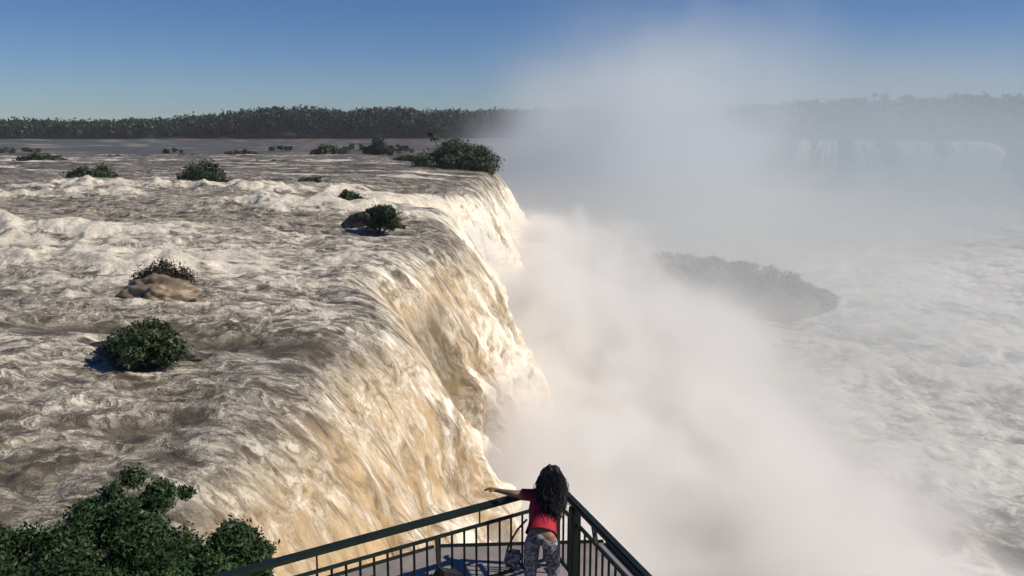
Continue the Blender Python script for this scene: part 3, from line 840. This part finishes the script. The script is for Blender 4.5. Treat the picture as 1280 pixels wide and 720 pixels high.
def dens_far(t):
    p = t.pos(); x, y, z = t.sep(p)
    n1 = t.noise(p, .01, 1, .5)
    fz = t.rng(z, 56., -34., 0., 1.)
    e = t.mul(t.rng(x, 20., 90.), t.mul(t.rng(y, 225., 300.), t.rng(y, 520., 470.)))
    return t.mul(t.mul(fz, e), t.mul(t.rng(n1, .3, .75, .3, 1.), .0185))
shell('mist', (16, 145, -18), (40, 130, 26), vol_mat('mist_base', dens_base, .3, (1., .985, .96)), 'dense white boiling mist at the foot of the big fall', 1, .04)
shell('mist', (52, 155, -16), (70, 140, 18), vol_mat('mist_veil', dens_veil, .7, (.84, .86, .85)), 'thin pale veil of spray over the churning lower river', 2, .04)
shell('mist', (48, 312, 16), (90, 115, 62), vol_mat('mist_plume', dens_plume, .55, (.87, .91, .93)), 'tall white plume of spray rising above the horizon', 3, .04)  # faint blue of the sky light is put into the plume's scattering colour
shell('mist', (210, 370, 4), (200, 160, 64), vol_mat('mist_far', dens_far, .9), 'thin grey spray veiling the far gorge wall', 4, .03)  # default colour: blue-grey sky light painted into the spray, which itself isn't blue

def haze():
    mb = MB(); mb.box((150, 700, 24), (4200, 2600, 132)); m = vol_mat('haze_air', lambda t: 1.0, 1., (.86, .92, 1.))
    for n in m.node_tree.nodes:
        if n.type == 'PRINCIPLED_VOLUME': n.inputs['Density'].default_value = .00012
    o = mb.build('haze', m, None, False); tag(o, 'faint blue air over the whole river', 'haze', kind='stuff')
haze()

# ------------------------------------------------------------------ light, sky, camera
SUN_EL, SUN_AZ = R(40), R(97)     # azimuth clockwise from +Y: from the right, a little behind
w = bpy.data.worlds.new('World'); scene.world = w; w.use_nodes = True
nt = w.node_tree; nt.nodes.clear()
sky = nt.nodes.new('ShaderNodeTexSky'); sky.sky_type = 'NISHITA'; sky.sun_disc = False
sky.sun_elevation = SUN_EL; sky.sun_rotation = SUN_AZ; sky.altitude = 1500; sky.air_density = 1.0; sky.dust_density = 0.; sky.ozone_density = 1.6
bg = nt.nodes.new('ShaderNodeBackground'); bg.inputs[1].default_value = .054
ow_ = nt.nodes.new('ShaderNodeOutputWorld')
hs = nt.nodes.new('ShaderNodeHueSaturation'); hs.inputs['Saturation'].default_value = 1.3
tint = nt.nodes.new('ShaderNodeMix'); tint.data_type = 'RGBA'; tint.blend_type = 'MULTIPLY'; tint.inputs[0].default_value = 1
tint.inputs[7].default_value = (.68, .875, 1.27, 1)
nt.links.new(sky.outputs[0], hs.inputs['Color']); nt.links.new(hs.outputs[0], tint.inputs[6]); nt.links.new(tint.outputs[2], bg.inputs[0]); nt.links.new(bg.outputs[0], ow_.inputs[0])
sd = bpy.data.lights.new('sun', 'SUN'); sd.energy = 4.6; sd.angle = R(.5); sd.color = (1, .925, .81)
so = bpy.data.objects.new('sun', sd); COL.objects.link(so)
sv = Vector((math.sin(SUN_AZ)*math.cos(SUN_EL), math.cos(SUN_AZ)*math.cos(SUN_EL), math.sin(SUN_EL)))
so.rotation_euler = sv.to_track_quat('Z', 'Y').to_euler(); so.location = sv*100

cd = bpy.data.cameras.new('camera'); co = bpy.data.objects.new('camera', cd); COL.objects.link(co)
co.location = CAM; co.rotation_euler = (math.pi/2-PITCH, 0, 0)
cd.sensor_width = 36; cd.lens = 36*F/1280; cd.clip_start = .1; cd.clip_end = 30000
scene.camera = co
scene.render.engine = 'CYCLES'
cy = scene.cycles
cy.use_denoising = True; cy.denoiser = 'OPENIMAGEDENOISE'
cy.max_bounces = 10; cy.diffuse_bounces = 2; cy.glossy_bounces = 2; cy.transmission_bounces = 2; cy.volume_bounces = 6; cy.transparent_max_bounces = 8
cy.volume_max_steps = 256; cy.use_adaptive_sampling = True; cy.adaptive_threshold = .05
cy.sample_clamp_indirect = 6
scene.view_settings.view_transform = 'Standard'; scene.view_settings.look = 'None'
scene.view_settings.gamma = 1; scene.view_settings.exposure = 0.0
